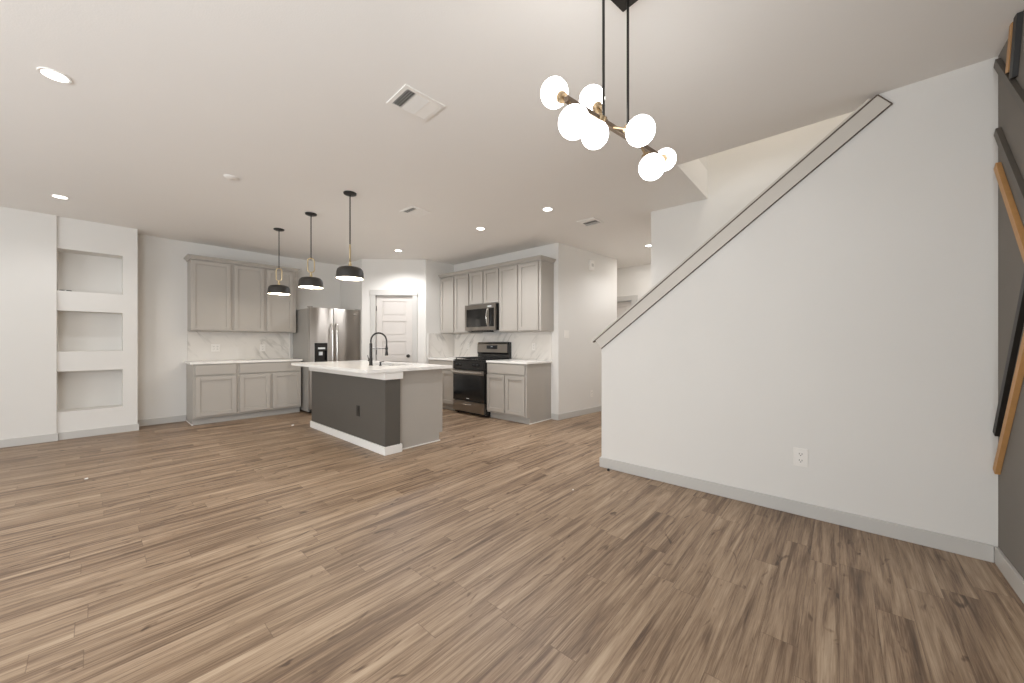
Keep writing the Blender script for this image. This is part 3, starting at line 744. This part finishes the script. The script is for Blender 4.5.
# ================================================================== RECESSED DOWNLIGHTS
def can(label, x, y, power, r=.054):
    t = thing('recessed_light', label, 'ceiling light', (x, y, ZC), 0, 'recessed ceiling lights')
    MB().lathe([(r, -.001), (r+.012, -.001), (r+.010, -.006), (r-.002, -.005), (r, -.001)], seg=32).build('trim_ring', 'white_trim', t, smooth=True)
    MB().lathe([(0, -.004), (r-.002, -.004), (r-.002, -.001), (0, -.001)], seg=32).build('lens', 'lens', t, smooth=True)
    d = bpy.data.lights.new('downlight_beam', 'SPOT'); d.energy = power; d.color = (.985, .985, 1.0); d.spot_size = math.radians(150); d.spot_blend = .6; d.shadow_soft_size = .05
    l = bpy.data.objects.new('downlight_beam', d); C.objects.link(l); l.parent = t; l.location = (0, 0, -.012)
    return t
PW = 42
can('glowing recessed light at the upper left, nearest the camera', -.149, 3.40, 32)
can('glowing recessed light in front of the shelf niche wall at left', -.237, 6.18, 30)
can('glowing recessed light above the pantry door', 3.38, 5.53, 125)
can('glowing recessed light in front of the range-wall cabinets, middle of the kitchen row', 3.47, 3.638, 100)
can('glowing recessed light nearest the stairwell end of the kitchen row, right of its neighbour', 3.478, 2.528, 95)
can('small glowing recessed light in the hallway beyond the stairs', 5.85, 2.266, 60)
# added lamps without fixtures, unseen: one up the stairwell, two in the passage
def added_lamp(name, loc, power, size=.3):
    area(name, loc, (0, 0, -1), size, size, power, (1, .97, .93))
added_lamp('upstairs_lamp', (3.9, .2, 5.15), 26)
added_lamp('passage_lamp', (6.6, 2.6, 2.72), 8, .12)
added_lamp('passage_lamp', (6.85, 4.3, 2.72), 8, .12)
t = MB().lathe([(0, -.012), (.045, -.012), (.055, -.006), (.056, -.001), (0, -.001)], seg=32).build('blank_cover', 'ceiling', smooth=True, loc=(.849, 4.254, ZC))
tag(t, 'faint round blank cover painted like the ceiling, between the left downlights and the large vent', 'ceiling cover')

# ================================================================== CEILING VENTS
def vent(label, x, y, w_, d_, rz, flip=-1):
    t = thing('ceiling_vent', label, 'vent', (x, y, ZC), rz, 'white ceiling registers')
    f = MB(); b_ = .028
    f.box(-w_/2, w_/2, -d_/2, -d_/2+b_, -.008, -.001); f.box(-w_/2, w_/2, d_/2-b_, d_/2, -.008, -.001)
    f.box(-w_/2, -w_/2+b_, -d_/2+b_, d_/2-b_, -.008, -.001); f.box(w_/2-b_, w_/2, -d_/2+b_, d_/2-b_, -.008, -.001)
    f.build('frame', 'white_trim', t, bevel=.002)
    MB().box(-w_/2+b_, w_/2-b_, -d_/2+b_, d_/2-b_, -.0025, -.001).build('duct_backing', 'slot', t)
    iw = w_-2*b_; y0, y1 = -d_/2+b_, d_/2-b_
    def slats(xa, xb, along, n, tilt, name):
        s = MB()
        for k in range(n):
            if along == 'y':
                cx = xa+(xb-xa)*(k+.5)/n; m_ = Matrix.Translation((cx, 0, -.007)) @ Matrix.Rotation(tilt, 4, 'Y')
                s.box(-.0055, .0055, y0, y1, -.0006, .0006, m_)
            else:
                cy = y0+(y1-y0)*(k+.5)/n; m_ = Matrix.Translation((0, cy, -.007)) @ Matrix.Rotation(tilt, 4, 'X')
                s.box(xa, xb, -.0075, .0075, -.0006, .0006, m_)
        s.build(name, 'white_trim', t)
    xa = -iw/2
    slats(xa, xa+iw*.26, 'y', 4, math.radians(48)*flip, 'louver_bank')
    slats(xa+iw*.28, xa+iw*.68, 'x', 13, math.radians(-28), 'louver_bank')
    slats(xa+iw*.70, xa+iw, 'y', 6, math.radians(-12)*flip, 'louver_bank')
    for kx in (.27, .69): pass
    MB().box(xa+iw*.26, xa+iw*.28, y0, y1, -.009, -.0026).box(xa+iw*.68, xa+iw*.70, y0, y1, -.009, -.0026).build('divider', 'white_trim', t)
    return t
vent('white square ceiling register nearest the camera, between the chandelier and the left downlight', 1.383, 2.055, .285, .245, math.radians(-3))
vent('white ceiling register in the middle of the kitchen ceiling, right of the nearest pendant', 2.515, 3.74, .27, .25, 0)
vent('white ceiling register farthest right, between the last downlight and the stairwell', 4.205, 2.39, .26, .25, PI, 1)

# ================================================================== OUTLETS, SWITCHES
def outlet(label, loc, rz, w_=.072, h_=.118, sockets=((0, -.022), (0, .022)), name='wall_outlet', cat='outlet'):
    t = thing(name, label, cat, loc, rz, 'electrical outlets' if name == 'wall_outlet' else None)
    MB().box(-w_/2, w_/2, -.006, -.0005, -h_/2, h_/2).build('plate', 'plastic', t, bevel=.002)
    for sx_, sz_ in sockets:
        s = MB().box(sx_-.016, sx_+.016, -.0082, -.0062, sz_-.0145, sz_+.0145).build('socket', 'plastic', t, bevel=.001)
        MB().box(sx_-.009, sx_-.006, -.0088, -.0083, sz_-.002, sz_+.008).box(sx_+.006, sx_+.009, -.0088, -.0083, sz_-.002, sz_+.008).box(sx_-.003, sx_+.003, -.0088, -.0083, sz_-.011, sz_-.006).build('slots', 'slot', s)
    return t
outlet('white duplex outlet low on the large stair wall', (XS, .20, .40), -PI/2, .080, .125)
outlet('white double outlet on the left marble backsplash, left one', (1.289, YN-.010, 1.113), 0, .115, .118, ((-.024, -.022), (-.024, .022), (.024, -.022), (.024, .022)))
outlet('white outlet on the left marble backsplash, nearer the refrigerator', (1.933, YN-.010, 1.107), 0, .085, .118)
outlet('white outlet on the backsplash left of the range', (XE-.010, 5.308, 1.135), -PI/2)
outlet('white outlet on the backsplash right of the range', (XE-.010, 3.716, 1.13), -PI/2)
ha = math.atan2(-.167, 1.66)
outlet('white outlet low on the hallway wall right of the kitchen corner', (5.614, 3.16, .33), ha)
sw = thing('light_switch', 'white rocker switch on the hallway wall just right of the kitchen corner', 'switch', (4.947, 3.227, 1.33), ha)
MB().box(-.058, .058, -.006, -.0005, -.06, .06).build('plate', 'plastic', sw, bevel=.002)
for dx in (-.024, .024): MB().box(dx-.016, dx+.016, -.009, -.0062, -.033, .033).build('rocker', 'plastic', sw, bevel=.001)
cb = thing('door_chime', 'small white box high on the hallway wall near the ceiling', 'chime', (5.585, 3.163, 2.50), ha)
MB().box(-.055, .055, -.045, -.0005, -.085, .085).build('housing', 'plastic', cb, bevel=.006)
MB().box(-.03, .03, -.0458, -.0452, -.02, .03).build('grille', 'trim', cb)

# ================================================================== BATTENS ON THE ACCENT WALL
def batten(label, m_, p0, p1, toward=1, wd=.04, th_=.020, cut0=None, cut1=None, grp=None):
    """p0,p1 (x,z): camera-side long edge; the strip extends toward +x by wd"""
    a0, a1 = Vector(p0), Vector(p1); d_ = (a1-a0).normalized(); nrm = Vector((-d_.y, d_.x))
    if nrm.x < 0: nrm = -nrm
    q_ = [a0, a1, a1+nrm*wd, a0+nrm*wd]
    mb = MB(); y0, y1 = YA+.0008, YA+th_
    lo = [mb.bm.verts.new((v.x, y0, v.y)) for v in q_]; hi = [mb.bm.verts.new((v.x, y1, v.y)) for v in q_]
    mb.bm.faces.new(lo); mb.bm.faces.new(hi[::-1])
    for i in range(4): mb.bm.faces.new([lo[i], lo[(i+1) % 4], hi[(i+1) % 4], hi[i]])
    o = mb.build('wall_batten', m_, bevel=.001)
    return tag(o, label, 'batten', 'diagonal battens on the grey accent wall')
batten('dark diagonal batten that starts at the ceiling corner', 'batten_dark', (3.19, 2.705), (2.20, 1.665))
batten('dark diagonal batten just above the orange wooden one, lower of the two', 'batten_dark', (3.185, 2.334), (2.20, 1.14))
batten('orange-tan wooden diagonal batten running from mid wall corner down to the right', 'wood_tan', (3.185, 2.150), (2.20, .85))
batten('black diagonal batten low on the accent wall, slanting down toward the corner', 'batten_black', (3.200, .690), (2.40, 2.10))
batten('wooden diagonal batten low on the accent wall, lowest of all, slanting down toward the corner', 'wood_tan', (3.200, .487), (2.30, 1.95))
batten('short wooden batten at the top right corner, rising steeply to the ceiling', 'wood_tan', (2.995, 2.53), (2.93, 2.735))
batten('short black batten beside the wooden one at the top right corner', 'batten_black', (2.935, 2.47), (2.865, 2.735), wd=.045)

# ================================================================== SMALL LEFTOVERS
for (x, y, l) in ((-.262, 7.22, 'small black round cap on the top niche shelf, farther left'), (-.205, 7.22, 'small black round cap on the top niche shelf, right of its twin')):
    tag(MB().lathe([(0, 0), (.022, 0), (.024, .004), (.022, .012), (0, .013)], seg=20).build('cable_cap', 'black', smooth=True, loc=(x, y, 1.8355)), l, 'cap', 'black caps in the niche')
random.seed(4)
def scrap(x, y, r, m_, label, cat='debris'):
    mb = MB(); pts = [(x+r*random.uniform(.6, 1.1)*math.cos(2*PI*k/7), y+r*random.uniform(.6, 1.1)*math.sin(2*PI*k/7)) for k in range(7)]
    mb.prism(pts, .0005, r*.55); return tag(mb.build('floor_scrap', m_, bevel=.001), label, cat)
scrap(1.904, 5.902, .020, 'white_trim', 'tiny white scrap on the floor left of the island')
scrap(-.042, 4.934, .014, 'white_trim', 'tiny pale scrap on the open floor at far left')
scrap(2.571, 1.615, .008, 'white_trim', 'tiny white speck on the floor near the middle of the room')
ds = MB(); ds.lathe([(0, 0), (.012, 0), (.012, .012), (.008, .02), (0, .021)], seg=14)
tag(ds.build('rubber_bumper', 'black', smooth=True, loc=(3.178, 1.612, 0)), 'tiny black rubber bumper on the floor at the end of the stair wall', 'bumper')
